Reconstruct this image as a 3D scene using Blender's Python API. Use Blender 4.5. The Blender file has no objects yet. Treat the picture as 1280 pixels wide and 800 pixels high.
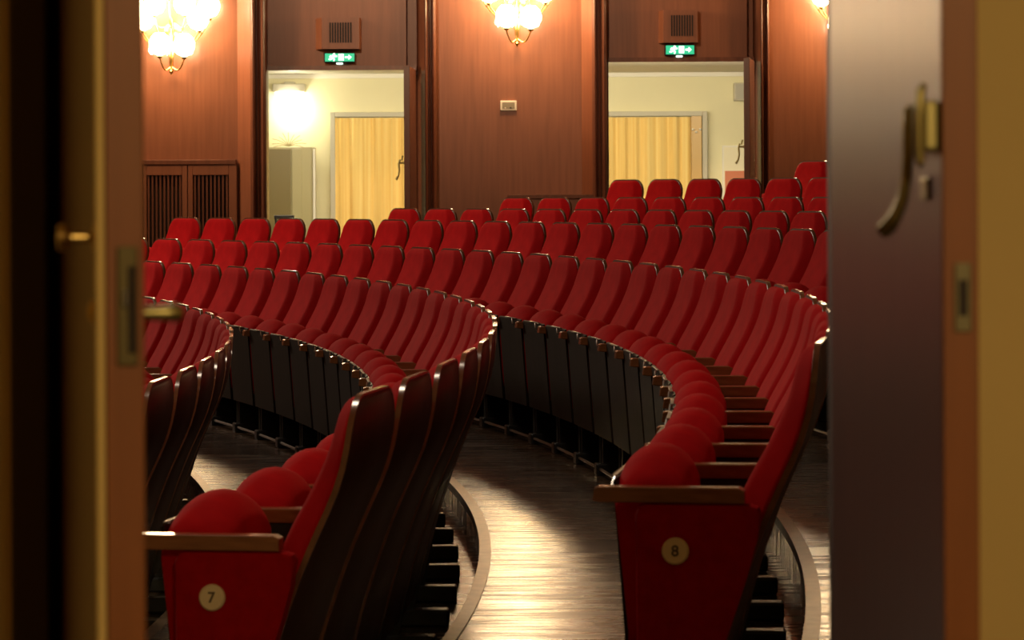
import bpy, bmesh, math, random
from mathutils import Vector, Matrix
C = bpy.context.scene
COL = C.collection
random.seed(7)
PI = math.pi

# ------------------------------------------------------------------ camera
F = 3685.0; YH = 240.2; RX = -0.0049; CAMZ = 1.17
cam = bpy.data.cameras.new('camera'); camo = bpy.data.objects.new('camera', cam); COL.objects.link(camo)
cam.sensor_width = 36; cam.lens = F / 1280 * 36
cam.shift_y = -(400 - YH) / 1280; cam.shift_x = 0.0005
cam.clip_start = 0.05; cam.clip_end = 200
camo.matrix_world = Matrix.Translation((0, 0, CAMZ)) @ Matrix.Rotation(PI / 2, 4, 'X') @ Matrix.Rotation(RX, 4, 'Z')
cam.dof.use_dof = True; cam.dof.focus_distance = 14.5; cam.dof.aperture_fstop = 11
C.camera = camo
C.view_settings.view_transform = 'Standard'; C.view_settings.look = 'None'
C.view_settings.gamma = 1; C.view_settings.use_curve_mapping = False
C.view_settings.exposure = 0.0

def W(px, py, Y):
    """photo pixel at depth Y -> world x, z"""
    c, s = math.cos(RX), math.sin(RX)
    a, b = px - 640, py - 400
    X = a * c + b * s; V = -a * s + b * c
    return X / F * Y, CAMZ - (V - (YH - 400)) / F * Y
def PX(px, Y, py=200): return W(px, py, Y)[0]
def PZ(py, Y, px=640): return W(px, py, Y)[1]

# ------------------------------------------------------------------ world and lights
w = bpy.data.worlds.new('world'); C.world = w; w.use_nodes = True
w.node_tree.nodes['Background'].inputs[0].default_value = (1.0, .72, .45, 1)
w.node_tree.nodes['Background'].inputs[1].default_value = 0.0
def area(name, loc, target, size, power, col, sy=None):
    l = bpy.data.lights.new(name, 'AREA'); l.energy = power; l.color = col
    l.size = size
    if sy: l.shape = 'RECTANGLE'; l.size_y = sy
    o = bpy.data.objects.new(name, l); COL.objects.link(o); o.location = loc
    o.rotation_euler = (Vector(target) - Vector(loc)).to_track_quat('-Z', 'Y').to_euler()
    return o
def point(name, loc, power, col, r=.05):
    l = bpy.data.lights.new(name, 'POINT'); l.energy = power; l.color = col; l.shadow_soft_size = r
    o = bpy.data.objects.new(name, l); COL.objects.link(o); o.location = loc; return o
WARM = (1.0, .70, .42)
point('hall_fill_light', (-8.0, 25.0, 5.2), 620, (1, .80, .60), .6)  # unseen fill added to light seats and back wall from the far left
area('left_fill_light', (-7.5, 22.0, 5.0), (1.0, 13.0, 0.0), 1.2, 210, (1, .80, .60))  # added fill for the middle seats, no fitting there
area('back_wall_fill_light', (-3.0, 9.0, 6.1), (.3, 28.0, 4.3), .8, 30, (1, .64, .38)).data.spread = math.radians(26)  # added narrow beam that brightens the lintels and back wall
area('near_seat_fill_light', (-1.2, 8.8, 5.6), (-1.0, 9.2, 0.0), 1.0, 80, (1, .80, .60))  # unseen overhead fill added for the near seat tops
area('far_foyer_light', (0.0, 29.2, 2.3), (0.0, 33.0, 0.7), 6.0, 190, (1, .87, .62), .6)
area('near_foyer_light', (.95, -1.4, 2.75), (0, 3.4, .8), .5, 56.0, (1, .74, .36))

# ------------------------------------------------------------------ materials
def mat(name, col, rough=.5, metal=0, spec=.5, sheen=0, sheencol=None, emit=None, estr=0, coat=0):
    m = bpy.data.materials.new(name); m.use_nodes = True
    b = m.node_tree.nodes['Principled BSDF']
    b.inputs['Base Color'].default_value = (*col, 1); b.inputs['Roughness'].default_value = rough
    b.inputs['Metallic'].default_value = metal; b.inputs['Specular IOR Level'].default_value = spec
    b.inputs['Sheen Weight'].default_value = sheen; b.inputs['Coat Weight'].default_value = coat
    b.inputs['Coat Roughness'].default_value = .12
    if sheencol: b.inputs['Sheen Tint'].default_value = (*sheencol, 1)
    if emit: b.inputs['Emission Color'].default_value = (*emit, 1); b.inputs['Emission Strength'].default_value = estr
    return m
def noisy(m, c1, c2, scale=(8, 8, 1), nscale=4, detail=6, lo=.3, hi=.7, bump=0, rlo=None, rhi=None, coord='Object'):
    nt = m.node_tree; N = nt.nodes; L = nt.links; b = N['Principled BSDF']
    tc = N.new('ShaderNodeTexCoord'); mp = N.new('ShaderNodeMapping'); mp.inputs['Scale'].default_value = scale
    no = N.new('ShaderNodeTexNoise'); no.inputs['Scale'].default_value = nscale; no.inputs['Detail'].default_value = detail
    rp = N.new('ShaderNodeValToRGB'); rp.color_ramp.elements[0].position = lo; rp.color_ramp.elements[1].position = hi
    rp.color_ramp.elements[0].color = (*c1, 1); rp.color_ramp.elements[1].color = (*c2, 1)
    L.new(tc.outputs[coord], mp.inputs[0]); L.new(mp.outputs[0], no.inputs['Vector'])
    L.new(no.outputs['Fac'], rp.inputs[0]); L.new(rp.outputs[0], b.inputs['Base Color'])
    if bump:
        bp = N.new('ShaderNodeBump'); bp.inputs['Strength'].default_value = bump; bp.inputs['Distance'].default_value = .01
        L.new(no.outputs['Fac'], bp.inputs['Height']); L.new(bp.outputs[0], b.inputs['Normal'])
    if rlo is not None:
        mr = N.new('ShaderNodeMapRange'); mr.inputs['From Min'].default_value = .3; mr.inputs['From Max'].default_value = .7
        mr.inputs['To Min'].default_value = rlo; mr.inputs['To Max'].default_value = rhi
        L.new(no.outputs['Fac'], mr.inputs['Value']); L.new(mr.outputs[0], b.inputs['Roughness'])
    return m
M = {}
M['velvet'] = noisy(mat('red_velvet', (.46, .008, .012), .85, sheen=.12, sheencol=(1, .08, .06), spec=.06), (.41, .004, .007), (.51, .006, .009), (1, 1, 1), 14, bump=.05)
M['panel_velvet'] = noisy(mat('red_panel_cloth', (.33, .004, .006), .9, sheen=.08, sheencol=(1, .08, .06), spec=.05), (.30, .004, .006), (.37, .005, .008), (1, 1, 1), 40, bump=.08)
M['shell'] = noisy(mat('dark_wood_shell', (.07, .022, .010), .42, spec=.35, coat=.05), (.040, .013, .006), (.075, .026, .012), (2, 12, 2), 5)
M['shell_edge'] = noisy(mat('lit_wood_edge', (.2, .08, .04), .2, coat=.6), (.13, .048, .022), (.22, .085, .04), (3, 3, 3), 8)  # lighter wood tone imitates light caught on the shell rim
M['arm'] = noisy(mat('armrest_wood', (.22, .075, .025), .25, coat=.5), (.17, .055, .018), (.27, .10, .035), (2, 14, 14), 5)
M['board'] = noisy(mat('black_board', (.02, .013, .008), .5, spec=.14), (.012, .007, .004), (.022, .014, .008), (9, 9, 1), 4)
M['chrome'] = mat('chrome', (.75, .73, .70), .2, 1)
M['steel'] = mat('dull_steel', (.30, .29, .27), .35, 1)
M['blackmetal'] = mat('black_metal', (.018, .016, .014), .35)
M['disc'] = mat('cream_enamel', (.80, .66, .42), .35)
M['ink'] = mat('dark_numeral', (.10, .07, .04), .5)
M['mahogany'] = noisy(mat('mahogany_panel', (.23, .072, .030), .38, coat=.15), (.205, .070, .033), (.275, .097, .047), (9, 9, .5), 3, 8, .25, .75)
M['mahogany_dark'] = noisy(mat('mahogany_moulding', (.15, .042, .02), .3, coat=.2), (.12, .040, .022), (.18, .062, .034), (9, 9, .5), 3)
M['slot'] = mat('dark_slot', (.02, .009, .006), .7)
M['brass'] = mat('brass', (.62, .42, .14), .3, 1)
M['brass_old'] = mat('old_brass', (.38, .32, .13), .4, 1)
M['cream'] = noisy(mat('cream_paint', (.80, .72, .45), .7), (.76, .70, .44), (.80, .74, .47), (1, 1, 1), 2)
M['white'] = mat('white_paint', (.82, .78, .66), .6)
M['grey'] = mat('grey_paint', (.52, .48, .36), .5)
M['curtain'] = noisy(mat('yellow_curtain', (.90, .55, .13), .8, sheen=.3), (.85, .54, .14), (.93, .70, .26), (14, 1, .15), 3)
M['amber'] = mat('amber_door', (.60, .38, .12), .35)
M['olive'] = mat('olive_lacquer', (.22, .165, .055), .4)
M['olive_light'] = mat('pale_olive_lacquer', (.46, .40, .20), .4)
M['paper'] = mat('paper', (.85, .78, .55), .6)
M['red_print'] = mat('red_print', (.62, .20, .10), .6)
M['near_wall'] = noisy(mat('ochre_paint', (.66, .47, .17), .75), (.64, .455, .165), (.68, .485, .18), (1, 1, 1), 3)
M['leaf_wood'] = noisy(mat('door_leaf_wood', (.10, .034, .016), .33, spec=.75), (.10, .036, .013), (.14, .052, .020), (6, 6, .4), 4)
M['edge_wood'] = noisy(mat('door_edge_wood', (.34, .13, .035), .45), (.22, .066, .012), (.27, .085, .018), (9, 9, .5), 5)
M['frame_dark'] = mat('dark_frame', (.05, .03, .013), .5)
M['bulb'] = mat('glowing_glass', (1, .9, .7), .3, emit=(1, .80, .50), estr=19)
M['lampglow'] = mat('lit_diffuser', (1, .95, .8), .3, emit=(1, .95, .78), estr=7)
M['sign_white'] = mat('sign_white', (1, 1, 1), .4, emit=(.75, 1, .88), estr=1.6)
M['sign_green'] = mat('sign_green', (.02, .5, .25), .4, emit=(.02, .50, .27), estr=.9)
M['twig'] = mat('dry_twig', (.40, .33, .16), .8)
M['ceiling'] = mat('ceiling_paint', (.45, .33, .22), .9)
# floor: dark worn parquet, boards across the aisle
fm = mat('dark_parquet', (.06, .035, .02), .25, spec=.5)
nt = fm.node_tree; N = nt.nodes; L = nt.links; b = N['Principled BSDF']
tc = N.new('ShaderNodeTexCoord')
br = N.new('ShaderNodeTexBrick'); br.inputs['Scale'].default_value = 1; br.inputs['Brick Width'].default_value = 1.3; br.inputs['Row Height'].default_value = .11
br.inputs['Mortar Size'].default_value = .004; br.inputs['Color1'].default_value = (.085, .050, .028, 1); br.inputs['Color2'].default_value = (.125, .076, .044, 1); br.inputs['Mortar'].default_value = (.012, .008, .005, 1)
mp = N.new('ShaderNodeMapping'); mp.inputs['Scale'].default_value = (1.2, 9, 1)
no = N.new('ShaderNodeTexNoise'); no.inputs['Scale'].default_value = 2.2; no.inputs['Detail'].default_value = 8
mx = N.new('ShaderNodeMix'); mx.data_type = 'RGBA'; mx.blend_type = 'MULTIPLY'; mx.inputs[0].default_value = .8
rp = N.new('ShaderNodeValToRGB'); rp.color_ramp.elements[0].position = .3; rp.color_ramp.elements[0].color = (.45, .45, .45, 1); rp.color_ramp.elements[1].position = .7
mr = N.new('ShaderNodeMapRange'); mr.inputs['From Min'].default_value = .3; mr.inputs['From Max'].default_value = .7; mr.inputs['To Min'].default_value = .16; mr.inputs['To Max'].default_value = .34
bp = N.new('ShaderNodeBump'); bp.inputs['Strength'].default_value = .25; bp.inputs['Distance'].default_value = .004
L.new(tc.outputs['Object'], br.inputs['Vector']); L.new(tc.outputs['Object'], mp.inputs[0]); L.new(mp.outputs[0], no.inputs['Vector'])
L.new(no.outputs['Fac'], rp.inputs[0]); L.new(br.outputs['Color'], mx.inputs[6]); L.new(rp.outputs[0], mx.inputs[7])
L.new(mx.outputs[2], b.inputs['Base Color']); L.new(no.outputs['Fac'], mr.inputs['Value']); L.new(mr.outputs[0], b.inputs['Roughness'])
L.new(no.outputs['Fac'], bp.inputs['Height']); L.new(bp.outputs[0], b.inputs['Normal'])
M['floor'] = fm
M['nosing'] = noisy(mat('worn_step_nosing', (.42, .30, .18), .35, metal=.3), (.26, .18, .105), (.38, .27, .16), (3, 3, 3), 6)

# ------------------------------------------------------------------ mesh helpers
def obj(name, bm, m, parent=None, smooth=False, loc=None):
    bmesh.ops.recalc_face_normals(bm, faces=bm.faces)
    me = bpy.data.meshes.new(name); bm.to_mesh(me); bm.free()
    for mm in (m if isinstance(m, (list, tuple)) else [m]): me.materials.append(mm)
    if smooth:
        for p in me.polygons: p.use_smooth = True
        if smooth != 'all':
            try: me.set_sharp_from_angle(angle=math.radians(38))
            except Exception: pass
    o = bpy.data.objects.new(name, me); COL.objects.link(o)
    if parent: o.parent = parent
    if loc: o.location = loc
    return o
def empty(name, loc=(0, 0, 0), rz=0):
    o = bpy.data.objects.new(name, None); COL.objects.link(o); o.location = loc; o.rotation_euler = (0, 0, rz)
    o.empty_display_size = .1; return o
def tag(o, label=None, cat=None, group=None, kind=None):
    if label: o['label'] = label
    if cat: o['category'] = cat
    if group: o['group'] = group
    if kind: o['kind'] = kind
    return o
def struct(o): o['kind'] = 'structure'; return o
def B(): return bmesh.new()
def box(bm, x0, x1, y0, y1, z0, z1, bev=0, mi=0):
    vs = [bm.verts.new(p) for p in ((x0, y0, z0), (x1, y0, z0), (x1, y1, z0), (x0, y1, z0), (x0, y0, z1), (x1, y0, z1), (x1, y1, z1), (x0, y1, z1))]
    fs = [bm.faces.new([vs[i] for i in f]) for f in ((0, 3, 2, 1), (4, 5, 6, 7), (0, 1, 5, 4), (1, 2, 6, 5), (2, 3, 7, 6), (3, 0, 4, 7))]
    for f in fs: f.material_index = mi
    if bev:
        es = list({e for f in fs for e in f.edges})
        bmesh.ops.bevel(bm, geom=es, offset=bev, segments=2, affect='EDGES', profile=.5)
    return bm
def loft(bm, rings, cap=True, closed=True):
    R = [[bm.verts.new(p) for p in r] for r in rings]
    n = len(R[0])
    for a, b_ in zip(R, R[1:]):
        for i in range(n if closed else n - 1):
            j = (i + 1) % n
            bm.faces.new((a[i], a[j], b_[j], b_[i]))
    if cap: bm.faces.new(R[0][::-1]); bm.faces.new(R[-1])
    return bm
def tube(bm, pts, r, n=8, cap=True):
    pts = [Vector(p) for p in pts]; rs = r if isinstance(r, (list, tuple)) else [r] * len(pts)
    rings = []; up = None
    for i, p in enumerate(pts):
        t = (pts[min(i + 1, len(pts) - 1)] - pts[max(i - 1, 0)]).normalized()
        if up is None:
            up = Vector((0, 0, 1)) if abs(t.z) < .9 else Vector((1, 0, 0))
        u = t.cross(up).normalized(); v = u.cross(t).normalized(); up = v
        rings.append([p + (u * math.cos(2 * PI * k / n) + v * math.sin(2 * PI * k / n)) * rs[i] for k in range(n)])
    return loft(bm, rings, cap)
def lathe(bm, prof, c=(0, 0, 0), n=20, axis='Z'):
    rings = []
    for r, h in prof:
        ring = []
        for k in range(n):
            a = 2 * PI * k / n; p = (max(r, 1e-4) * math.cos(a), max(r, 1e-4) * math.sin(a), h)
            if axis == 'Y': p = (p[0], p[2], p[1])
            if axis == 'X': p = (p[2], p[0], p[1])
            ring.append((p[0] + c[0], p[1] + c[1], p[2] + c[2]))
        rings.append(ring)
    return loft(bm, rings)
def prism_xz(bm, poly, y0, y1, bev=0):
    a = [bm.verts.new((x, y0, z)) for x, z in poly]; b_ = [bm.verts.new((x, y1, z)) for x, z in poly]
    n = len(poly); fs = [bm.faces.new(a), bm.faces.new(b_[::-1])]
    for i in range(n): bm.faces.new((a[i], b_[i], b_[(i + 1) % n], a[(i + 1) % n]))
    if bev:
        es = list({e for f in fs for e in f.edges})
        bmesh.ops.bevel(bm, geom=es, offset=bev, segments=2, affect='EDGES', profile=.5)
    return bm
def interp(tab, h):
    if h <= tab[0][0]: return tab[0][1]
    for (a, b_), (c, d) in zip(tab, tab[1:]):
        if h <= c:
            t = (h - a) / (c - a); return b_ + (d - b_) * t
    return tab[-1][1]
def sm(tab, h, k=.03):
    return (interp(tab, h - k) + 2 * interp(tab, h) + interp(tab, h + k)) / 4

# ------------------------------------------------------------------ hall geometry (fitted from the photograph)
S = 1.08
CX, CY = -20.1536 * S, 9.5494 * S
RA8 = 20.6118 * S; DR = .9548 * S; ROFF = .4746 * S
PITCH = .53 * S
TOPH = .93                       # seat back height above its own floor
ZT = {6: -.5378, 7: -.4288, 8: -.32, 9: -.1835, 10: -.1168, 11: -.0413, 12: .0916, 13: .225, 14: .33, 5: -.645, 4: -.75}
FZ = {k: CAMZ + v * S - TOPH for k, v in ZT.items()}
def RA(k): return RA8 + (k - 8) * DR - (.016 if k == 7 else 0)
def NOSE(k): return (20.05 + (k - 8) * .9548) * S
YW = 28.08                      # back wall plane
YN = 3.62                       # near wall plane (hall side)

# tiers of the hall floor
bm = B()
NSEG = 110
def ring_pts(R, z):
    t0 = math.asin((YN - CY) / R); t1 = math.asin((YW + .02 - CY) / R)
    return [(CX + R * math.cos(t0 + (t1 - t0) * i / NSEG), CY + R * math.sin(t0 + (t1 - t0) * i / NSEG), z) for i in range(NSEG + 1)]
def strip(bm, A, Bp):
    a = [bm.verts.new(p) for p in A]; b_ = [bm.verts.new(p) for p in Bp]
    for i in range(len(a) - 1): bm.faces.new((a[i], a[i + 1], b_[i + 1], b_[i]))
rows_f = [4, 5, 6, 7, 8, 9, 10, 11, 12, 13, 14]
for k in rows_f:
    r0 = NOSE(k) if k > 4 else 8.0
    r1 = NOSE(k + 1) if k < 14 else 40.0
    r0 = max(r0, 18.3); r1 = max(r1, 18.31)
    strip(bm, ring_pts(r0, FZ[k]), ring_pts(r1, FZ[k]))
    if k > 4: strip(bm, ring_pts(NOSE(k), FZ[k - 1]), ring_pts(NOSE(k), FZ[k]))
zl = FZ[4]
vs = [bm.verts.new(p) for p in ((-26, YN, zl - .002), (-3.0, YN, zl - .002), (-3.0, YW, zl - .002), (-26, YW, zl - .002))]; bm.faces.new(vs)
fl = obj('floor', bm, M['floor']); struct(fl)
# step nosings
for k in range(5, 14):
    bm = B(); R = NOSE(k); z = FZ[k]
    prof = [(-.008, -.03), (-.008, .004), (.034, .004), (.034, -.03)]
    t0 = math.asin((YN + .05 - CY) / R); t1 = math.asin((YW - .3 - CY) / R)
    loft(bm, [[(CX + (R + a) * math.cos(t), CY + (R + a) * math.sin(t), z + b_) for a, b_ in prof] for t in [t0 + (t1 - t0) * i / NSEG for i in range(NSEG + 1)]])
    struct(obj('trim_%d' % (k - 4), bm, M['nosing']))

# hall envelope
bm = B(); box(bm, -26, 9.2, YN - .2, YW + .3, 6.6, 6.7); struct(obj('ceiling', bm, M['ceiling']))
bm = B(); box(bm, -26.2, -26, YN, YW, zl - .1, 6.6); struct(obj('wall_left', bm, M['mahogany']))
bm = B(); box(bm, 9.0, 9.2, YN, YW, -1, 6.6); struct(obj('wall_right', bm, M['mahogany']))
# near wall around the open double door (camera side is ochre paint)
xl, xr = PX(16, YN - .22, 400), .440
bm = B(); box(bm, -26, xl, YN - .20, YN, zl - .1, 6.6); box(bm, xr, 9.2, YN - .20, YN, -.6, 6.6); box(bm, xl, xr, YN - .20, YN, 2.6, 6.6)
struct(obj('wall_near', bm, M['near_wall']))
bm = B(); box(bm, xl, xr, YN - .25, YN + .0, FZ[8] - .02, FZ[8] + .005)
struct(obj('trim_20', bm, M['nosing']))

# ---- back wall, with bay profile in plan
bm = B(); bd = B()
LINT = {'L': PZ(86.3, YW - .10, 420), 'R': PZ(75.8, YW - .10, 845)}
zb = -1.2; zt = 6.6
def xw(px, off=0): return W(px, 150, YW - off)[0]
def wallface(bm, pa, oa, pb, ob, z0=zb, z1=zt):
    xa, xb = xw(pa, oa), xw(pb, ob)
    vs = [bm.verts.new(p) for p in ((xa, YW - oa, z0), (xb, YW - ob, z0), (xb, YW - ob, z1), (xa, YW - oa, z1))]; bm.faces.new(vs)
def solid(bm, plan, z0, z1):
    a = [bm.verts.new((x, y, z0)) for x, y in plan]; b_ = [bm.verts.new((x, y, z1)) for x, y in plan]
    n = len(plan); bm.faces.new(a[::-1]); bm.faces.new(b_)
    for i in range(n): bm.faces.new((a[i], a[(i + 1) % n], b_[(i + 1) % n], b_[i]))
panels = [(-3200, 297), (545, 727), (976, 1900)]
panels = [(-3200, 297), (545, 727), (962, 1900)]
for a, b_ in panels:
    xa, xb = xw(a), xw(b_)
    solid(bm, [(xa, YW), (xb, YW), (xb, YW + .27), (xa, YW + .27)], zb, zt)
bays = {'L': (297, 313, 333, 508, 521, 530, 545), 'R': (727, 740, 759, 934, 942, 950, 962)}
for s_, (p0, p1, p2, p3, p4, p5, p6) in bays.items():
    # lit splay on the left of each bay
    solid(bm, [(xw(p0), YW), (xw(p1, .22), YW - .22), (xw(p2, .1), YW - .1), (xw(p2, .1), YW + .02), (xw(p2, .1) - .08, YW + .26), (xw(p0), YW + .26)], zb, zt)
    # lintel
    solid(bm, [(xw(p2, .1), YW - .1), (xw(p3, .1), YW - .1), (xw(p3, .1), YW + .03), (xw(p2, .1), YW + .03)], LINT[s_], zt)
    # recess on the right, from the lintel up; splay beside it
    solid(bm, [(xw(p3, .1), YW), (xw(p4, .05), YW), (xw(p4, .05), YW + .27), (xw(p3, .1), YW + .27)], LINT[s_], zt)
    solid(bm, [(xw(p4, 0), YW + .02), (xw(p5, .2), YW - .2), (xw(p6), YW), (xw(p6), YW + .27), (xw(p4), YW + .27)], zb, zt)
wb = obj('wall_back', bm, M['mahogany']); struct(wb)
n = 30
for s_, (p0, p1, p2, p3, p4, p5, p6) in bays.items():
    for (a, b_, off) in ((p1, p2, .22), (p5, p6, .2)):
        bm = B(); xa, xb = xw(a, off), xw(b_, off); wd = xb - xa
        # moulded pilaster: three half-rounds on a board
        plan = [(xb, YW - .02), (xb, YW - off + .03)]
        segs = [(1.0, .62, .035), (.60, .40, .02), (.38, 0.0, .045)]
        for t1, t0, d in segs:
            for i in range(9):
                u = i / 8; t = t1 + (t0 - t1) * u
                plan.append((xa + wd * t, YW - off - d * math.sin(PI * u)))
        plan += [(xa, YW - .02)]
        # solid() wants counter-clockwise; recalc fixes it
        solid(bm, plan, zb, zt - .02)
        struct(obj('trim_%d' % n, bm, M['mahogany_dark'])); n += 1
    # inner door architrave
    bm = B(); y0 = YW - .13; z1 = LINT[s_]
    xa, xb = xw(p2, .1), xw(p4, .05)
    box(bm, xa - .01, xa + .012, y0, YW + .01, zb, z1); box(bm, xb - .03, xb + .01, YW - .01, YW + .28, zb, z1)
    box(bm, xa, xb, y0, y0 + .05, z1 - .012, z1 + .03)
    struct(obj('trim_%d' % n, bm, M['mahogany_dark'])); n += 1

# ---- far foyer behind the two doorways
YF = 33.0; YB = YW + .27; ZC = PZ(90.5, YF, 845)
bm = B(); box(bm, -9, 9, YB, YF + .1, -1.3, -1.2); struct(obj('floor_foyer', bm, M['floor']))
bm = B(); box(bm, -9, 9, YB, YF + .1, ZC, ZC + .1); struct(obj('ceiling_foyer', bm, M['white']))
bm = B(); box(bm, -9, 9, YF, YF + .1, -1.2, ZC); struct(obj('wall_foyer', bm, M['cream']))
bm = B(); box(bm, -9.1, -9, YB, YF, -1.2, ZC); box(bm, 9, 9.1, YB, YF, -1.2, ZC); struct(obj('wall_foyer_side', bm, M['cream']))
bm = B(); box(bm, -9, 9, YF - .03, YF, ZC - .05, ZC, .005); struct(obj('trim_40', bm, M['white']))
def curtain_door(idx, pa, pb, ca, cb, pys, label):
    y = YF - .02
    xa, xb = PX(pa, y), PX(pb, y); z1 = PZ(pys, y, (pa + pb) / 2)
    bm = B(); wd = .055
    box(bm, xa, xa + wd, y - .06, y + .015, -1.2, z1, .006); box(bm, xb - wd, xb, y - .06, y + .015, -1.2, z1, .006)
    box(bm, xa + wd, xb - wd, y - .06, y + .015, z1 - wd, z1, .006)
    struct(obj('trim_%d' % idx, bm, M['grey']))
    cxa, cxb = PX(ca, y), PX(cb, y); bm = B(); n_ = int((cxb - cxa) / .012); zt_ = z1 - wd - .01
    rings = []
    for i in range(n_ + 1):
        x = cxa + (cxb - cxa) * i / n_
        d = .016 * math.sin(x * 44) + .004 * math.sin(x * 97 + 1) + .010 * math.sin(x * 23)
        rings.append([(x, y - .045 + d, -1.15), (x, y - .045 + d, zt_), (x, y - .035 + d, zt_), (x, y - .035 + d, -1.15)])
    loft(bm, rings)
    o = obj('curtain', bm, M['curtain'], smooth=True); tag(o, label, 'curtain', 'yellow curtains in the foyer')
    return z1
curtain_door(41, 413, 600, 419, 596, 140, 'pleated yellow curtain seen through the left doorway')
curtain_door(42, 660, 884, 664, 863.5, 139.5, 'pleated yellow curtain seen through the right doorway')
# amber glazed door edge beside right curtain
y = YF - .04
dr = empty('glass_door', (PX(870, y), y, -1.2)); tag(dr, 'narrow amber door edge with bright reflections, beside the right-hand yellow curtain', 'door')
bm = B(); x0, x1 = PX(864, y), PX(877, y); box(bm, x0 - dr.location.x, x1 - dr.location.x, -.02, .02, 0, PZ(146, y) + 1.2, .004); obj('door_panel', bm, M['amber'], dr)
for px, pz_ in ((866, 163), (870, 166), (875, 163)):
    bm = B(); lathe(bm, [(0, -.012), (.012, -.01), (.016, 0), (.012, .01), (0, .012)], (PX(px, y) - dr.location.x, -.035, PZ(pz_, y) + 1.2), 10); obj('glint_spot', bm, M['white'], dr, True)  # white beads stand in for reflections on the amber panel
# foyer wall lamp
y = YF - .10
lp = empty('foyer_wall_lamp', (PX(362, y), YF, PZ(115, y, 362))); tag(lp, 'grey box wall lamp shining downward, seen through the left doorway', 'lamp')
bm = B(); box(bm, -.18, .18, -.20, -.0, 0.0, .09, .01); obj('lamp_housing', bm, M['grey'], lp)
bm = B(); box(bm, -.06, .06, -.12, -.0, .09, .115, .01); obj('mounting_bracket', bm, M['grey'], lp)
bm = B(); lathe(bm, [(.02, -.11), (.12, -.09), (.16, -.04), (.16, -.004)], (0, -.11, 0), 16); obj('diffuser', bm, M['lampglow'], lp, True)
l_ = point('foyer_wall_lamp_light', (lp.location.x + .05, YF - .16, lp.location.z - .22), 9, (1, .94, .75), .05)
# cabinet with dry branches
y0, y1 = YF - .55, YF - .04
cb = empty('tall_cabinet', (PX(362, y0), y0, -1.2)); tag(cb, 'tall olive cabinet with pale side against foyer wall in left doorway', 'cabinet')
zc_ = PZ(184, y0, 362) + 1.2; ox = cb.location.x
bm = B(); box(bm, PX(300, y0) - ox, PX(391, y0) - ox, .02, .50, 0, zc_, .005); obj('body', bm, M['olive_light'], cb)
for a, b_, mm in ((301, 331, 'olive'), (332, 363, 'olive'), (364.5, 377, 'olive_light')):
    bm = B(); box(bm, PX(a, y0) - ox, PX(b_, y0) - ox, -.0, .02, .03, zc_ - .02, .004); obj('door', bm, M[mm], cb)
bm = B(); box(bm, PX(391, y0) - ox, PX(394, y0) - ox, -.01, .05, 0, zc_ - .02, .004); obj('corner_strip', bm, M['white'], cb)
br_ = B(); bx_, bz_ = PX(359, y0), PZ(184, y0, 359)
for i in range(11):
    a = -1.15 + 2.3 * i / 10; ln = .18 + .06 * random.random(); pts = []
    for t in range(6):
        u = t / 5; pts.append((bx_ + math.sin(a * (1 + .4 * u)) * ln * u, y0 + .2 + .05 * math.cos(i * 2) * u, bz_ + .012 + math.cos(a * (1 + .5 * u)) * ln * u * .75))
    tube(br_, pts, .0035, 5)
o = obj('dry_branch_ornament', br_, M['twig']); tag(o, 'spray of thin dry twigs on top of the olive cabinet', 'decoration')
# dark chair in the left doorway
y = 30.6
ch = empty('foyer_chair', (PX(353, y), y, -1.2)); tag(ch, 'small dark chair whose top rail shows low in the left doorway', 'chair')
zt_ = PZ(269, y, 353) + 1.2
for sx in (-.07, .10):
    bm = B(); tube(bm, [(sx, .0, 0), (sx, .0, zt_)], .014, 6); obj('leg', bm, M['blackmetal'], ch)
for sx in (-.07, .10):
    bm = B(); tube(bm, [(sx, -.36, 0), (sx, -.36, .45)], .014, 6); obj('leg', bm, M['blackmetal'], ch)
bm = B(); box(bm, -.09, .12, -.012, .012, zt_ - .04, zt_, .004); obj('top_rail', bm, M['blackmetal'], ch)
bm = B(); box(bm, -.09, .12, -.38, .02, .43, .47, .01); obj('seat', bm, M['blackmetal'], ch)
# loudspeaker + poster in the right doorway
y = YF - .16
o = empty('wall_loudspeaker', (PX(926, y), YF, PZ(116, y))); tag(o, 'small grey loudspeaker box high on foyer wall in right doorway', 'speaker')
bm = B(); box(bm, -.07, .09, -.16, 0, -.10, .10, .008); obj('housing', bm, M['grey'], o)
bm = B(); box(bm, -.055, .075, -.166, -.158, -.085, .085, .004); obj('grille', bm, mat('grey_mesh', (.45, .42, .34), .8), o)
y = YF - .03
o = empty('framed_poster', (PX(921, y), YF, PZ(215, y))); tag(o, 'pale framed poster with red lower half on foyer wall in right doorway', 'picture')
bm = B(); box(bm, -.165, .165, -.03, 0, -.30, .285, .006); obj('frame', bm, M['white'], o)
bm = B(); box(bm, -.145, .145, -.034, -.028, -.28, .265); obj('sheet', bm, M['paper'], o)
bm = B(); box(bm, -.135, .145, -.037, -.033, -.27, -.0); obj('printed_picture', bm, M['red_print'], o)

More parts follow.
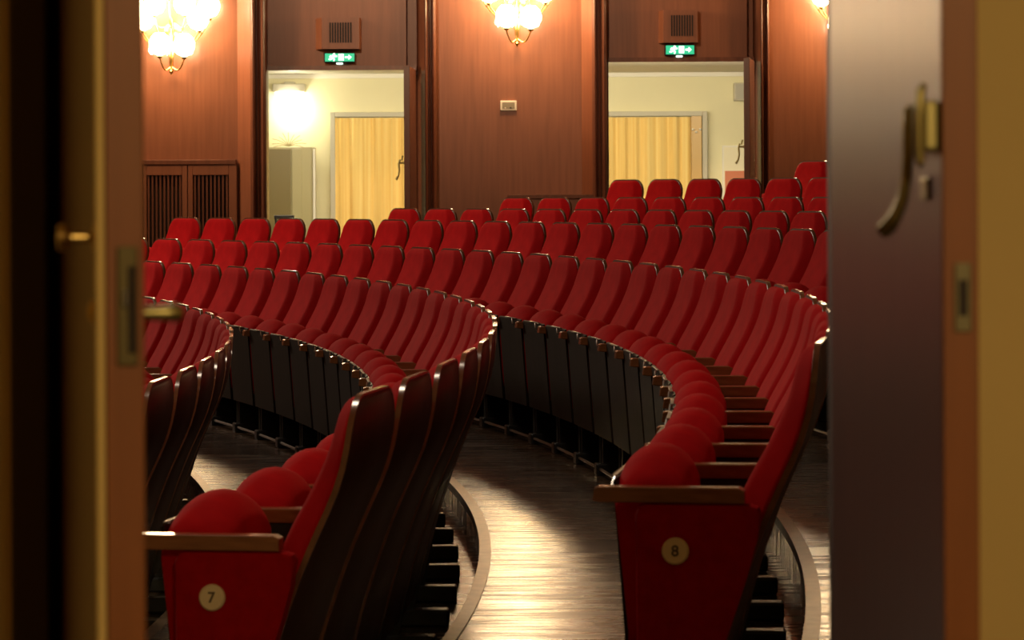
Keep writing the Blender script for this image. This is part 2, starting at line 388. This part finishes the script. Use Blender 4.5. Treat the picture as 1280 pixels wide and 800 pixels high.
# far door leaves, swung into the hall, seen nearly edge-on
def far_leaf(i, pa, pb, s_, zz, phandle, label):
    hx, hy = xw(pb, 0) - .02, YW - .14
    ex, ey = W(pa + 5.5, 150, YW - 1.0)[0], YW - 1.0
    dv = Vector((ex - hx, ey - hy)); ln = dv.length; ang = math.atan2(dv.y, dv.x)
    e = empty('door_%d' % i, (hx, hy, 0), ang); struct(e)
    bm = B(); box(bm, 0, ln, -.028, .028, -.75, LINT[s_] - .015, .004); obj('door_leaf', bm, M['mahogany_dark'], e)
    bm = B(); box(bm, ln - .02, ln + .003, -.018, .018, -.2, .3, .002); obj('lock_plate', bm, M['brass_old'], e)
    # left face is local -y
    z = PZ(phandle, YW - .9, pa)
    sd = -1
    h = B(); lathe(h, [(.0, 0), (.016, 0), (.016, .004), (.009, .012), (.009, .045), (0, .045)], (0, 0, 0), 10)
    bmesh.ops.rotate(h, verts=h.verts, cent=(0, 0, 0), matrix=Matrix.Rotation(PI / 2, 3, 'X'))
    bmesh.ops.translate(h, verts=h.verts, vec=(ln - .06, -.028, z + .07))
    tube(h, [(ln - .06, -.07, z + .1), (ln - .055, -.082, z + .06), (ln - .05, -.075, z), (ln - .045, -.085, z - .05), (ln - .04, -.105, z - .085)], [.008, .009, .008, .008, .011], 8)
    tube(h, [(ln - .06, -.045, z + .135), (ln - .06, -.055, z + .09)], .008, 8)
    obj('door_handle', h, M['brass_old'], e, True)
far_leaf(3, 503, 520, 'L', 0, 213, '')
far_leaf(4, 928, 941, 'R', 0, 193, '')

# vent boxes and exit signs
for s_, (xa, xb, ya, yb), (sa, sb, sya, syb), side in (('L', (402, 449, 22, 61), (404, 443, 65.5, 77.5), 'left'), ('R', (829, 872, 12.5, 53), (831, 868.5, 55.5, 68.5), 'right')):
    Yp = YW - .10; yf = Yp - .17
    x0, z1 = W(xa, ya, yf); x1, z0 = W(xb, yb, yf); SD = (450 - 441) / F * yf if s_ == 'L' else 5 / F * yf
    e = empty('ventilation_box', ((x0 + x1) / 2, Yp, z0)); tag(e, 'brown wooden louvred box on the panel above the %s doorway' % side, 'vent', 'louvred boxes above the doorways')
    hw = (x1 - x0) / 2; hh = z1 - z0
    bm = B(); solid(bm, [(-hw, -.17), (hw, -.17), (hw + .01, 0), (-hw - SD, 0)], 0, hh); obj('housing', bm, M['mahogany'], e)
    for i in range(9):
        sx = -hw + .072 + i * .0245
        bm = B(); box(bm, sx, sx + .013, -.1745, -.165, hh * .2, hh * .84); obj('slot', bm, M['slot'], e)
    x0, z1 = W(sa, sya, yf); x1, z0 = W(sb, syb, yf)
    e = empty('exit_sign', ((x0 + x1) / 2, Yp, z0)); tag(e, 'lit green emergency exit sign under the louvred box over the %s doorway' % side, 'exit sign', 'exit signs above the doorways')
    hw = (x1 - x0) / 2; hh = z1 - z0
    bm = B(); box(bm, -hw, hw, -.12, 0, 0, hh, .006); obj('housing', bm, M['slot'], e)
    bm = B(); box(bm, -hw + .012, hw - .004, -.126, -.118, .008, hh - .008, .002); obj('face', bm, M['sign_green'], e)
    # pictogram: running figure, arrow and door
    bm = B(); k = hh
    box(bm, -hw * .05, hw * .30, -.130, -.124, k * .18, k * .86)
    box(bm, hw * .38, hw * .62, -.130, -.124, k * .42, k * .60)
    prism_xz(bm, [(hw * .60, k * .25), (hw * .60, k * .78), (hw * .80, k * .51)], -.130, -.124)
    for pts in ([(-.52, .60), (-.30, .52)], [(-.36, .66), (-.44, .42), (-.30, .32), (-.36, .14)], [(-.44, .42), (-.56, .30), (-.68, .32)], [(-.36, .66), (-.22, .60), (-.14, .66)], [(-.36, .68), (-.56, .64), (-.60, .50)]):
        tube(bm, [(hw * a, -.127, k * b_) for a, b_ in pts], .008, 6)
    lathe(bm, [(0, -.130), (.012, -.130), (.012, -.124), (0, -.124)], (-hw * .33, 0, k * .80), 12, 'Y')
    obj('pictogram', bm, M['sign_white'], e)
    bm = B(); box(bm, -.03, .03, -.09, -.03, -.018, 0, .004); obj('spot_lens', bm, M['sign_white'], e)

# thermostat on middle panel
yf = YW - .03
e = empty('wall_thermostat', (*[W(635.5, 132, yf)[0], YW], W(635.5, 132, yf)[1])); tag(e, 'small white rectangular wall control on the wood panel between the doorways', 'thermostat')
bm = B(); box(bm, -.078, .078, -.03, 0, -.048, .048, .006); obj('cover', bm, M['white'], e)
bm = B(); box(bm, -.06, .06, -.033, -.028, -.03, .032, .002); obj('display', bm, mat('grey_display', (.28, .25, .18), .4), e)
bm = B(); lathe(bm, [(0, -.04), (.008, -.04), (.009, -.03), (0, -.03)], (.02, 0, -.022), 10, 'Y'); obj('knob', bm, M['slot'], e)
bm = B(); lathe(bm, [(0, -.038), (.006, -.038), (.006, -.03), (0, -.03)], (-.03, 0, -.022), 10, 'Y'); obj('button', bm, M['white'], e)
# low wooden ledge under the panel
x0, z1 = W(634, 243.5, YW - .25); x1, _ = W(742, 243.5, YW - .25)
e = empty('wooden_cabinet', ((x0 + x1) / 2, YW, 0)); tag(e, 'low dark wooden cabinet top against the middle wall panel behind the seats', 'cabinet')
hw = (x1 - x0) / 2
bm = B(); box(bm, -hw, hw, -.25, 0, z1 - .04, z1, .006); obj('top', bm, M['mahogany_dark'], e)
bm = B(); box(bm, -hw + .03, hw - .03, -.22, -.005, -.6, z1 - .04, .003); obj('body', bm, M['mahogany'], e)

# grille cabinets at the foot of the left panel
Yg = YW - .06
z1 = PZ(203.5, Yg, 240)
bm = B(); box(bm, xw(-60), xw(297) - .01, YW - .07, YW + .01, z1 - .02, z1 + .03, .008); struct(obj('trim_45', bm, M['mahogany_dark']))
for j, (ga, gb, sa, sb) in enumerate(((60, 117, 66, 112), (120, 177, 126, 171), (179, 234, 183, 227.5), (235, 296, 241, 286))):
    xa, xb = W(ga, 250, Yg)[0], W(gb, 250, Yg)[0]
    xc = (xa + xb) / 2; e = empty('radiator_cover', (xc, YW, -1.0))
    lb = ['brown radiator cover with vertical slats hidden mostly behind left door edge', 'brown radiator cover with vertical slats just left of the near door edge', 'brown slatted radiator cover beside the near left door edge, below the wood panel', 'brown slatted radiator cover nearest the left doorway, below the wood panel'][j]
    tag(e, lb, 'radiator cover', 'slatted radiator covers under the left panel')
    hw = (xb - xa) / 2; xs0, xs1 = W(sa, 250, Yg)[0] - xc, W(sb, 250, Yg)[0] - xc; zt_ = z1 - .02 + 1.0; zs = PZ(219, Yg, 240) + 1.0
    bm = B(); box(bm, -hw, xs0, -.06, 0, .1, zt_, .004); box(bm, xs1, hw, -.06, 0, .1, zt_, .004); box(bm, xs0, xs1, -.06, 0, zs, zt_, .004); obj('frame', bm, M['mahogany'], e)
    bm = B(); box(bm, xs0, xs1, -.012, 0, .1, zs); obj('recess', bm, M['slot'], e)
    nsl = 9
    for i in range(nsl):
        xx = xs0 + (xs1 - xs0) * (i + .5) / nsl
        bm = B(); box(bm, xx - .009, xx + .009, -.05, -.014, .1, zs, .002); obj('slat', bm, M['mahogany_dark'], e)

# sconces on the back wall
def sconce(px, py, label, main=True):
    Yc = YW
    x, z = W(px, py, Yc - .2)
    e = empty('wall_sconce', (x, YW, z)); tag(e, label, 'wall lamp', 'wall sconces on the back wall')
    bm = B(); lathe(bm, [(0, 0), (.09, 0), (.085, -.02), (.05, -.035), (.02, -.05), (0, -.05)], (0, 0, 0), 20, 'Y'); obj('backplate', bm, M['brass'], e, True)
    bm = B(); lathe(bm, [(0, -.42), (.014, -.40), (.022, -.385), (.012, -.36), (.02, -.3), (.03, -.2), (.018, -.1), (.028, 0), (.02, .1), (0, .14)], (0, -.15, 0), 14); tube(bm, [(0, -.02, 0), (0, -.15, 0)], .014, 8); obj('stem', bm, M['brass'], e, True)
    cups = [(-.10, .22, -.26), (.13, .22, -.27), (-.26, .18, -.02), (.26, .18, -.02), (-.14, .26, .12), (.14, .26, .12), (0.0, .30, .28), (-.27, .12, .30), (.27, .12, .30), (-.36, .14, .10), (.36, .14, .10)]
    for i, (cx_, cy_, cz_) in enumerate(cups):
        z0 = -.34 if i < 2 else (-.12 if i < 6 or i > 8 else .05)
        pts = []
        for t in range(9):
            u = t / 8; sg = math.sin(PI * u)
            pts.append((cx_ * (u ** .8), -.15 - (cy_ - .15) * u, z0 + (cz_ - z0) * u * u - .05 * sg))
        bm = B(); tube(bm, pts, .0075, 6)
        a = obj('arm', bm, M['brass'], e, True)
        bm = B(); lathe(bm, [(0, -.012), (.022, 0), (.030, .014), (.024, .02), (0, .02)], (cx_, -cy_, cz_), 12); obj('cup', bm, M['brass_old'], a, True)
        bm = B(); lathe(bm, [(.012, .02), (.070, .045), (.100, .10), (.102, .15), (.080, .20), (.045, .235), (.0, .24)], (cx_, -cy_, cz_), 14); obj('glass_shade', bm, M['bulb'], a, 'all')
    # crystal drops
    bm = B()
    for i in range(14):
        a_ = 2 * PI * i / 14; rr = .20
        lathe(bm, [(0, -.03), (.010, -.012), (.006, .01), (0, .025)], (rr * math.cos(a_), -.20 + .1 * math.sin(a_), -.20 + .02 * (i % 2)), 6)
    obj('crystal_drops', bm, M['bulb'], e, True)
    point('sconce_light', (x, YW - .60, z + .02), SCW, (1, .62, .28), .12)
SCW = 56
sconce(213, 38, 'blazing brass wall sconce with glass shades on the leftmost wood panel')
sconce(646, 3, 'blazing brass wall sconce with glass shades above the small white wall control')
sconce(1062, 8, 'blazing wall sconce partly hidden by the right-hand door leaf')

# ------------------------------------------------------------------ theatre seat prototype
HW = PITCH / 2 - .026
FRONT = [(.40, .300), (.48, .288), (.55, .300), (.63, .335), (.71, .382), (.80, .424), (.87, .442), (.95, .452)]
REAR = [(.10, .250), (.30, .300), (.45, .350), (.55, .388), (.63, .424), (.71, .462), (.78, .484), (.85, .495), (.95, .500)]
RC = .110
def halfw(h, top, W0, rc=RC):
    t_ = min(max((h - .58) / .35, 0), 1); W0 = W0 * (1 - .055 * t_ * t_)
    if h <= top - rc: return W0
    d = min(h - (top - rc), rc); return W0 - rc + math.sqrt(max(rc * rc - d * d, 0)) 
def heights(h0, top, n=13, rc=RC, m=9):
    a = [h0 + (top - rc - h0) * i / n for i in range(n)]
    return a + [top - rc + rc * math.sin(PI / 2 * i / m) for i in range(m + 1)]
def smooth_fall(q):
    a = .05 * q * q
    if q < .70: return a
    t = (q - .70) / .30
    return a + .95 * (t * t / (.5) if t < .25 else (t - .125)) / .875
def rrect(x0, x1, w, r, h, n=4, bulge=0.0, nx=8):
    r = min(r, (x1 - x0) / 2.001, w / 1.001)
    P = []
    # front edge (x0) from -w to +w with bulge, then rounded to rear
    def arc(cx_, cy_, a0):
        return [(cx_ + r * math.cos(a0 + PI / 2 * i / n), cy_ + r * math.sin(a0 + PI / 2 * i / n)) for i in range(n + 1)]
    P += arc(x0 + r, -w + r, PI)[::1]            # from left side to bottom
    P = [(x0 + r + r * math.cos(PI + PI / 2 * i / n), -w + r + r * math.sin(PI + PI / 2 * i / n)) for i in range(n + 1)]
    P += [(x1 - r + r * math.cos(1.5 * PI + PI / 2 * i / n), -w + r + r * math.sin(1.5 * PI + PI / 2 * i / n)) for i in range(n + 1)]
    P += [(x1 - r + r * math.cos(PI / 2 * i / n), w - r + r * math.sin(PI / 2 * i / n)) for i in range(n + 1)]
    P += [(x0 + r + r * math.cos(PI / 2 + PI / 2 * i / n), w - r + r * math.sin(PI / 2 + PI / 2 * i / n)) for i in range(n + 1)]
    for i in range(1, nx): P.append((x0, w - r - (2 * (w - r)) * i / nx))
    out = []
    for x, y in P:
        if bulge and x < x1 - .001: x = x + bulge * (x1 - x0) * smooth_fall(abs(y / w)) * (x1 - x) / (x1 - x0)
        out.append((x, y, h))
    return out
def seat_mesh_parts():
    D = {}
    # upholstered back
    bm = B(); top = TOPH - .007; rings = []
    hs = heights(.42, top)
    for h in hs:
        xf, xb = sm(FRONT, h), sm(REAR, h) - .012
        wv = max(halfw(h, top, HW - .004), .02)
        u = max(0, (h - (top - .05)) / .05); xf2 = xf + (xb - xf) * .62 * (1 - math.sqrt(max(0, 1 - u * u)))
        rings.append(rrect(xf2, xb, wv, .010, h, bulge=.86 * min(1, (h - .38) / .10), nx=36))
    loft(bm, rings); D['backrest'] = (bm, 'velvet', 'all')
    # moulded wooden shell with a pale edge band
    bm = B(); rings = []
    for h in heights(.10, TOPH, 18):
        x1 = sm(REAR, h); wv = max(halfw(h, TOPH, HW), .02)
        rings.append(rrect(x1 - .014, x1, wv, .006, h, n=2, nx=4))
    loft(bm, rings); D['back_shell'] = (bm, 'shell', True)
    # edge band around the shell, its lighter colour standing in for the lit rim
    bm = B(); path = []
    hs = heights(.14, TOPH, 14, RC, 9)
    for h in hs: path.append((sm(REAR, h) - .010, -max(halfw(h, TOPH, HW), .02), h))
    for h in hs[::-1]: path.append((sm(REAR, h) - .010, max(halfw(h, TOPH, HW), .02), h))
    rings = []
    for i, p in enumerate(path):
        a = Vector(path[max(0, i - 1)]); b_ = Vector(path[min(len(path) - 1, i + 1)]); t = (b_ - a).normalized()
        n_ = Vector((1, 0, 0)); n_ = (n_ - t * n_.dot(t)).normalized(); o_ = n_.cross(t)
        o_ = -o_ if o_.dot(Vector((0, p[1], max(0, p[2] - .8) * 3))) < 0 else o_
        c = Vector(p)
        rings.append([c - n_ * .003 + o_ * .0022, c + n_ * .0105 + o_ * .0022, c + n_ * .0105 - o_ * .004, c - n_ * .003 - o_ * .004])
    loft(bm, rings); D['shell_edging'] = (bm, 'shell_edge', True)
    # folded seat: section in x-z swept along y
    bm = B(); rings = []; ny = 22; Wc = PITCH / 2 - .050
    for i in range(ny + 1):
        y = -Wc + 2 * Wc * i / ny; q = y / Wc
        e = (1 - abs(q) ** 3.2) ** (1 / 2.2) if abs(q) < 1 else 0
        e = max(e, .02)
        topz = .648 + .044 * (1 - q * q)
        xm, half = .116, .080
        sec = []
        x0, x1 = xm - half, xm + half
        z0 = .245
        zr = topz - .085
        pts = [(x0 + .030, z0)]
        for t in range(4): pts.append((x0 + .030 - .028 * (t / 3), z0 + .03 + (zr - z0 - .03) * t / 3))
        for t in range(1, 12):
            a = PI - PI * t / 12; pts.append((xm + (half + .003) * math.cos(a), zr + .085 * math.sin(a)))
        for t in range(4): pts.append((x1 + .012 * math.sin(PI * t / 3), zr - (zr - z0 - .03) * t / 3))
        pts.append((x1 - .03, z0))
        cz = (z0 + topz) / 2
        sc = .90 + .10 * e
        rings.append([(xm + (a - xm) * sc, y, cz + (b_ - cz) * (.80 + .20 * e)) for a, b_ in pts])
    loft(bm, rings); D['seat_cushion'] = (bm, 'velvet', 'all')
    # dark board on the underside of the folded seat
    bm = B(); wv = PITCH / 2 - .037
    loft(bm, [[(x, -wv, z) for x, z in ((.073, .19), (.065, .19), (.033, .625), (.042, .630))], [(x, wv, z) for x, z in ((.073, .19), (.065, .19), (.033, .625), (.042, .630))]])
    D['seat_board'] = (bm, 'board', False)
    bm = B(); w0 = -PITCH / 2 + .085
    loft(bm, [[(x, w0, z) for x, z in ((.073, .19), (.065, .19), (.033, .625), (.042, .630))], [(x, wv, z) for x, z in ((.073, .19), (.065, .19), (.033, .625), (.042, .630))]])
    D['end_board'] = (bm, 'board', False)
    bm = B(); box(bm, .026, .036, -.16, .08, .630, .6335, .0008); D['metal_strip'] = (bm, 'steel', False)
    bm = B(); tube(bm, [(.026, -.09, .628), (.022, -.12, .606), (.034, -.14, .592)], [.003, .0045, .003], 6); D['hinge_strut'] = (bm, 'chrome', True)
    return D
def arm_mesh(y):
    bm = B(); poly = [(0, .590), (.004, .617), (.012, .621), (.325, .621), (.338, .614), (.338, .586), (.02, .586)]
    prism_xz(bm, poly, y - .026, y + .026, .003); return bm
def post_mesh(y):
    bm = B(); tube(bm, [(.095, y, .0), (.095, y, .588)], .0075, 8); return bm
def plate_mesh(y):
    bm = B(); prism_xz(bm, [(.104, .03), (.104, .585), (.36, .585), (.34, .45), (.29, .28), (.245, .03)], y - .011, y + .011, .002); return bm
def foot_mesh(y):
    bm = B(); box(bm, .07, .36, y - .035, y + .035, 0.0, .055, .008); return bm
def rail_mesh():
    bm = B(); tube(bm, [(.088, -PITCH / 2 + .036, .030), (.088, PITCH / 2 - .036, .030)], .007, 8); return bm
PARTS = seat_mesh_parts()
MESH = {}
for k, (bm, m, s_) in PARTS.items():
    o = obj(k, bm, M[m], None, s_); MESH[k] = o.data; bpy.data.objects.remove(o)
for k, bm, m, s_ in (('armrest', arm_mesh(-PITCH / 2), 'arm', False), ('post', post_mesh(-PITCH / 2), 'steel', True), ('side_plate', plate_mesh(-PITCH / 2), 'blackmetal', False), ('foot', foot_mesh(-PITCH / 2), 'blackmetal', False), ('foot_rail', rail_mesh(), 'steel', True)):
    o = obj(k, bm, M[m], None, s_); MESH[k] = o.data; bpy.data.objects.remove(o)

ONES = ['', 'first', 'second', 'third', 'fourth', 'fifth', 'sixth', 'seventh', 'eighth', 'ninth', 'tenth', 'eleventh', 'twelfth', 'thirteenth', 'fourteenth', 'fifteenth', 'sixteenth', 'seventeenth', 'eighteenth', 'nineteenth']
def ordw(n):
    if n < 20: return ONES[n]
    if n % 10 == 0: return {20: 'twentieth', 30: 'thirtieth', 40: 'fortieth'}[n]
    return {2: 'twenty', 3: 'thirty', 4: 'forty'}[n // 10] + '-' + ONES[n % 10]
def make_seat(k, th, label, group, end=False, last=False):
    R = RA(k)
    e = empty('theatre_seat', (CX + R * math.cos(th), CY + R * math.sin(th), FZ[k]), th)
    tag(e, label, 'seat', group)
    ps = {}
    for nme in MESH:
        if end and nme in ('side_plate', 'post'): continue
        if nme == 'end_board': continue
        c = bpy.data.objects.new(nme, MESH['end_board' if end and nme == 'seat_board' else nme]); COL.objects.link(c)
        c.parent = ps['seat_board'] if nme in ('metal_strip', 'hinge_strut') else (ps['back_shell'] if nme == 'shell_edging' else e)
        ps[nme] = c
    if last:
        for nme in ('armrest', 'post', 'side_plate', 'foot'):
            c = bpy.data.objects.new(nme, MESH[nme]); COL.objects.link(c); c.parent = e; c.location = (0, PITCH, 0)
    return e
def end_panel(e, digit):
    bm = B(); y0 = -PITCH / 2 - .030; y1 = -PITCH / 2 + .022
    pl = [(.100, .05), (.096, .560), (.104, .578), (.118, .584), (.350, .584), (.368, .578), (.374, .562), (.366, .51), (.344, .43), (.318, .35), (.290, .27), (.262, .15), (.250, .05)]
    prism_xz(bm, pl, y0, y1, .010); p = obj('end_panel', bm, M['panel_velvet'], e, True)
    cx_, cz_ = .186, .482
    bm = B(); lathe(bm, [(0, y0 - .012), (.026, y0 - .012), (.030, y0 - .008), (.030, y0 + .001), (0, y0 + .001)], (cx_, 0, cz_), 32, 'Y'); d = obj('number_disc', bm, M['disc'], p, True)
    d['label'] = 'cream disc with the numeral ' + digit
    cu = bpy.data.curves.new('numeral', 'FONT'); cu.body = digit; cu.size = .034; cu.align_x = 'CENTER'; cu.align_y = 'CENTER'; cu.extrude = .0008; cu.offset = .0006
    t = bpy.data.objects.new('numeral', cu); COL.objects.link(t)
    t.matrix_world = Matrix.Identity(4)
    dg = bpy.context.evaluated_depsgraph_get(); me = bpy.data.meshes.new_from_object(t.evaluated_get(dg))
    bpy.data.objects.remove(t); me.materials.clear(); me.materials.append(M['ink'])
    n_ = bpy.data.objects.new('numeral', me); COL.objects.link(n_); n_.parent = d
    n_.rotation_euler = (PI / 2, 0, 0); n_.location = (cx_, y0 - .0128, cz_)

def row(k, th0, i0, i1, labelf, group):
    st = PITCH / (RA(k) + ROFF)
    for i in range(i0, i1 + 1):
        lab = labelf(i)
        e = make_seat(k, th0 + i * st, lab, group, end=(k in (7, 8) and i == i0), last=(i == i1))
        if k in (7, 8) and i == i0: end_panel(e, str(k))
row(8, -.1562, 0, 32, lambda i: ('red theatre seat at near row end, bearing a round disc with numeral eight' if i == 0 else 'red folding seat, %s from the end marked with an eight, along that row' % ordw(i + 1)), 'folded red seats in the row marked 8')
row(7, -.1570, 0, 28, lambda i: ('red theatre seat at near row end, bearing a round disc with numeral seven' if i == 0 else 'red folding seat, %s from the end marked with a seven, along that row' % ordw(i + 1)), 'folded red seats in the row marked 7')
row(6, -.0527 - 2 * .0276, 0, 20, lambda i: ('red seat mostly behind left door leaf, in row before the sevens, place %s' % ordw(i + 1) if i < 2 else 'red seat in the foremost row at left, %s visible from its near end' % ordw(i - 1)), 'folded red seats in the row before row 7')
N9 = 18
row(9, .2087 - 4 * .0240, 0, N9 + 4, lambda i: 'red seat, %s from left end of the row directly behind the eights' % ordw(N9 + 5 - i), 'folded red seats one row behind row 8')
row(10, .3152 - 2 * .0231, 0, 13, lambda i: 'red seat, %s from left end of the second row behind the eights' % ordw(14 - i), 'folded red seats two rows behind row 8')
row(11, .4114 - 3 * .0222, 0, 10, lambda i: 'red seat, %s from left end of the third row behind the eights' % ordw(11 - i), 'folded red seats three rows behind row 8')
row(12, .4780 - 3 * .0213, 0, 7, lambda i: 'red seat, %s from left end of the fourth row behind the eights' % ordw(8 - i), 'folded red seats four rows behind row 8')
def theta_px(k, px):
    lo, hi = 0, .62; R = RA(k) + ROFF
    for _ in range(50):
        m_ = (lo + hi) / 2; x_ = CX + R * math.cos(m_); y_ = CY + R * math.sin(m_)
        if 640 + F * x_ / y_ > px: lo = m_
        else: hi = m_
    return lo
th13 = theta_px(13, 1021)
row(13, th13 - 3 * PITCH / (RA(13) + ROFF), 0, 3, lambda i: 'red velvet folding seat, %s from the left end of the last row, topmost of all' % ordw(4 - i), 'folded red seats in the last row')

# ------------------------------------------------------------------ near double door (in front of the camera, out of focus)
def near_leaf(name, hinge, edge, thick, left):
    hx, hy = hinge; ex, ey = edge
    d = Vector((ex - hx, ey - hy)); ln = d.length; ang = math.atan2(d.y, d.x)
    e = empty(name, (hx, hy, 0), ang); struct(e)
    return e, ln
# right leaf: hinge far, free edge towards the camera; thickness grows to the right of its visible face
D1, D2 = YN - .10, 2.62
hx, ex = PX(1039.5, D1, 400), PX(1177.5, D2, 400)
e, ln = near_leaf('door_2', (hx, D1), (ex, D2), .035, False)
# local x from hinge to camera-side edge; world right = local +y
TH = .0325
bm = B(); box(bm, 0, ln, 0, TH, FZ[8] + .02, 2.55, .0015); obj('door_leaf', bm, M['leaf_wood'], e)
bm = B(); box(bm, ln - .001, ln + .004, .0005, TH - .0005, FZ[8] + .02, 2.55, .001); obj('edge_lipping', bm, M['edge_wood'], e)
zs = PZ(372, D2, 1202)
bm = B(); box(bm, ln + .001, ln + .006, .010, .026, zs - .031, zs + .031, .002); sp = obj('strike_plate', bm, mat('tarnished_strike', (.20, .17, .09), .5, .6), e)
bm = B(); box(bm, ln + .0055, ln + .0065, .014, .022, zs - .016, zs + .016); obj('strike_hole', bm, M['slot'], sp)
# cremone handle on the visible (left) face
def leafpt(px, py, out):   # local x along the leaf for a pixel column, z for a row
    best = None
    for i in range(200):
        t = ln * i / 199; p = Vector((hx, D1)).lerp(Vector((ex, D2)), i / 199)
        n_ = Vector((-(ex - hx), 0)); q = p + Vector((-out, 0))
        px_ = 640 + F * q.x / q.y
        if best is None or abs(px_ - px) < best[0]: best = (abs(px_ - px), t, q.y)
    return best[1], PZ(py, best[2], px), best[2]
def lp_(px, py, out):
    # position on the leaf (along, out, up) seen at the given column when standing 'out' off the face
    best = None
    for i in range(300):
        t = i / 299; q = Vector((hx, D1)).lerp(Vector((ex, D2)), t); q = Vector((q.x - out, q.y))
        d_ = abs(640 + F * q.x / q.y - px)
        if best is None or d_ < best[0]: best = (d_, ln * t, q.y)
    return (best[1], -out, PZ(py, best[2], px))
pa, pb = lp_(1135, 130, .014), lp_(1157, 188, .014)
hb = B(); box(hb, pa[0], min(pb[0], ln - .012), -.014, 0, pb[2], pa[2], .003); hd = obj('handle_box', hb, M['brass_old'], e)
hb = B(); tube(hb, [lp_(1156, 106, .015), lp_(1155, 112, .018), lp_(1155, 150, .020), lp_(1155, 185, .020), lp_(1154, 200, .019), lp_(1151, 206, .017)], [.003, .0045, .0048, .0046, .0046, .003], 10); obj('bolt_bar', hb, M['brass_old'], hd, True)
hb = B(); tube(hb, [lp_(1140, 134, .016), lp_(1137, 140, .022), lp_(1136, 165, .024), lp_(1136, 195, .024), lp_(1134, 222, .025), lp_(1129, 248, .028), lp_(1121, 268, .033), lp_(1113, 281, .038), lp_(1106, 287, .042)], [.004, .0055, .0052, .0052, .0054, .0056, .0062, .0075, .0080], 10); obj('lever', hb, M['brass_old'], hd, True)
k0, k1 = lp_(1150, 222, .004), lp_(1158, 250, .004)
hb = B(); box(hb, k0[0], k1[0], -.004, 0, k1[2], k0[2], .0015); obj('keyhole_plate', hb, M['brass_old'], e)

# left leaf: free edge towards camera, face turned slightly left
E2 = 2.60
exl, exr = PX(127, E2, 400), PX(181, E2, 400)
th_ = exr - exl
hxl = PX(72, YN - .12, 400); 
d = Vector((hxl - exl, (YN - .12) - E2)); lnl = d.length; ang = math.atan2(d.y, d.x)
e = empty('door_1', (exl, E2, 0), ang); struct(e)
# local x away from camera; local -y = world right side
bm = B(); box(bm, .004, lnl, -th_, 0, FZ[8] + .02, 2.55, .0015); obj('door_leaf', bm, M['leaf_wood'], e)
bm = B(); box(bm, -.001, .005, -th_ + .001, -.004, FZ[8] + .02, 2.55, .001); obj('edge_lipping', bm, M['edge_wood'], e)
bm = B(); tube(bm, [(.004, .001, FZ[8] + .02), (.004, .001, 2.55)], .0045, 10); obj('edge_glint', bm, M['near_wall'], e, True)  # ochre strip imitates the highlight on the rounded door edge
z0, z1 = PZ(458, E2, 155), PZ(308, E2, 155)
bm = B(); box(bm, -.004, .003, -th_ * .83, -th_ * .34, z0, z1, .002); lk = obj('lock_plate', bm, mat('tarnished_plate', (.13, .10, .04), .5, .7), e)
zb1, zb0 = PZ(362, E2, 155), PZ(385, E2, 155)
bm = B(); box(bm, -.007, .0, -th_ * .60, -th_ * .47, zb0, zb1, .002); obj('latch_bolt', bm, M['steel'], lk)
bm = B(); box(bm, -.006, .0, -th_ * .78, -th_ * .60, PZ(440, E2), PZ(330, E2), .002); obj('lock_slot', bm, M['slot'], lk)
# knob on the outer face and lever on the hall face
zk = PZ(296, E2 + .08, 100)
bm = B(); lathe(bm, [(0, 0), (.013, 0), (.013, .004), (.0045, .006), (.0045, .024), (.010, .027), (.0125, .030), (.0115, .036), (0, .037)], (0, 0, 0), 16)
bmesh.ops.rotate(bm, verts=bm.verts, cent=(0, 0, 0), matrix=Matrix.Rotation(-PI / 2, 3, 'X')); bmesh.ops.translate(bm, verts=bm.verts, vec=(.05, 0, zk))
obj('door_knob', bm, M['brass'], e, True)
zv = PZ(388, E2 + .08, 100)
bm = B(); lathe(bm, [(0, 0), (.011, 0), (.011, .005), (.006, .009), (0, .010)], (0, 0, 0), 16)
bmesh.ops.rotate(bm, verts=bm.verts, cent=(0, 0, 0), matrix=Matrix.Rotation(-PI / 2, 3, 'X')); bmesh.ops.translate(bm, verts=bm.verts, vec=(.05, 0, zv))
obj('key_rosette', bm, M['brass'], e, True)
zl_ = PZ(392, E2 + .05, 200)
bm = B(); y0 = -th_
tube(bm, [(.05, y0 + .004, zl_), (.05, y0 - .012, zl_), (.05, y0 - .022, zl_), (.052, y0 - .030, zl_), (.054, y0 - .034, zl_)], [.0055, .0068, .0072, .0085, .0078], 14); obj('door_handle', bm, M['brass_old'], e, True)

# door casing in the opening
bm = B(); x0, x1 = PX(15, YN - .22, 400), PX(62, YN - .22, 400)
box(bm, x0, x1, YN - .235, YN + .02, FZ[8], 2.64, .004); struct(obj('trim_21', bm, M['frame_dark']))
bm = B(); box(bm, x1, PX(70, YN - .22, 400), YN - .16, YN + .01, FZ[8], 2.62, .004); struct(obj('trim_22', bm, M['edge_wood']))
bm = B(); x0 = PX(1040, YN - .05, 400); box(bm, x0 + .002, x0 + .12, YN - .23, YN + .02, FZ[8], 2.64, .004); struct(obj('trim_23', bm, M['frame_dark']))
bm = B(); box(bm, -.7, .5, YN - .23, YN + .02, 2.57, 2.66, .004); struct(obj('trim_24', bm, M['frame_dark']))
# near foyer shell
bm = B(); box(bm, -3, 3, -2.5, YN - .2, -.16, -.14); struct(obj('floor_entry', bm, M['floor']))
bm = B(); box(bm, -3, 3, -2.5, YN - .2, 3.0, 3.1); struct(obj('ceiling_entry', bm, M['near_wall']))
bm = B(); box(bm, -3.1, -3, -2.5, YN - .2, -.15, 3); box(bm, 3, 3.1, -2.5, YN - .2, -.15, 3); box(bm, -3, 3, -2.6, -2.5, -.15, 3); struct(obj('wall_entry', bm, M['near_wall']))
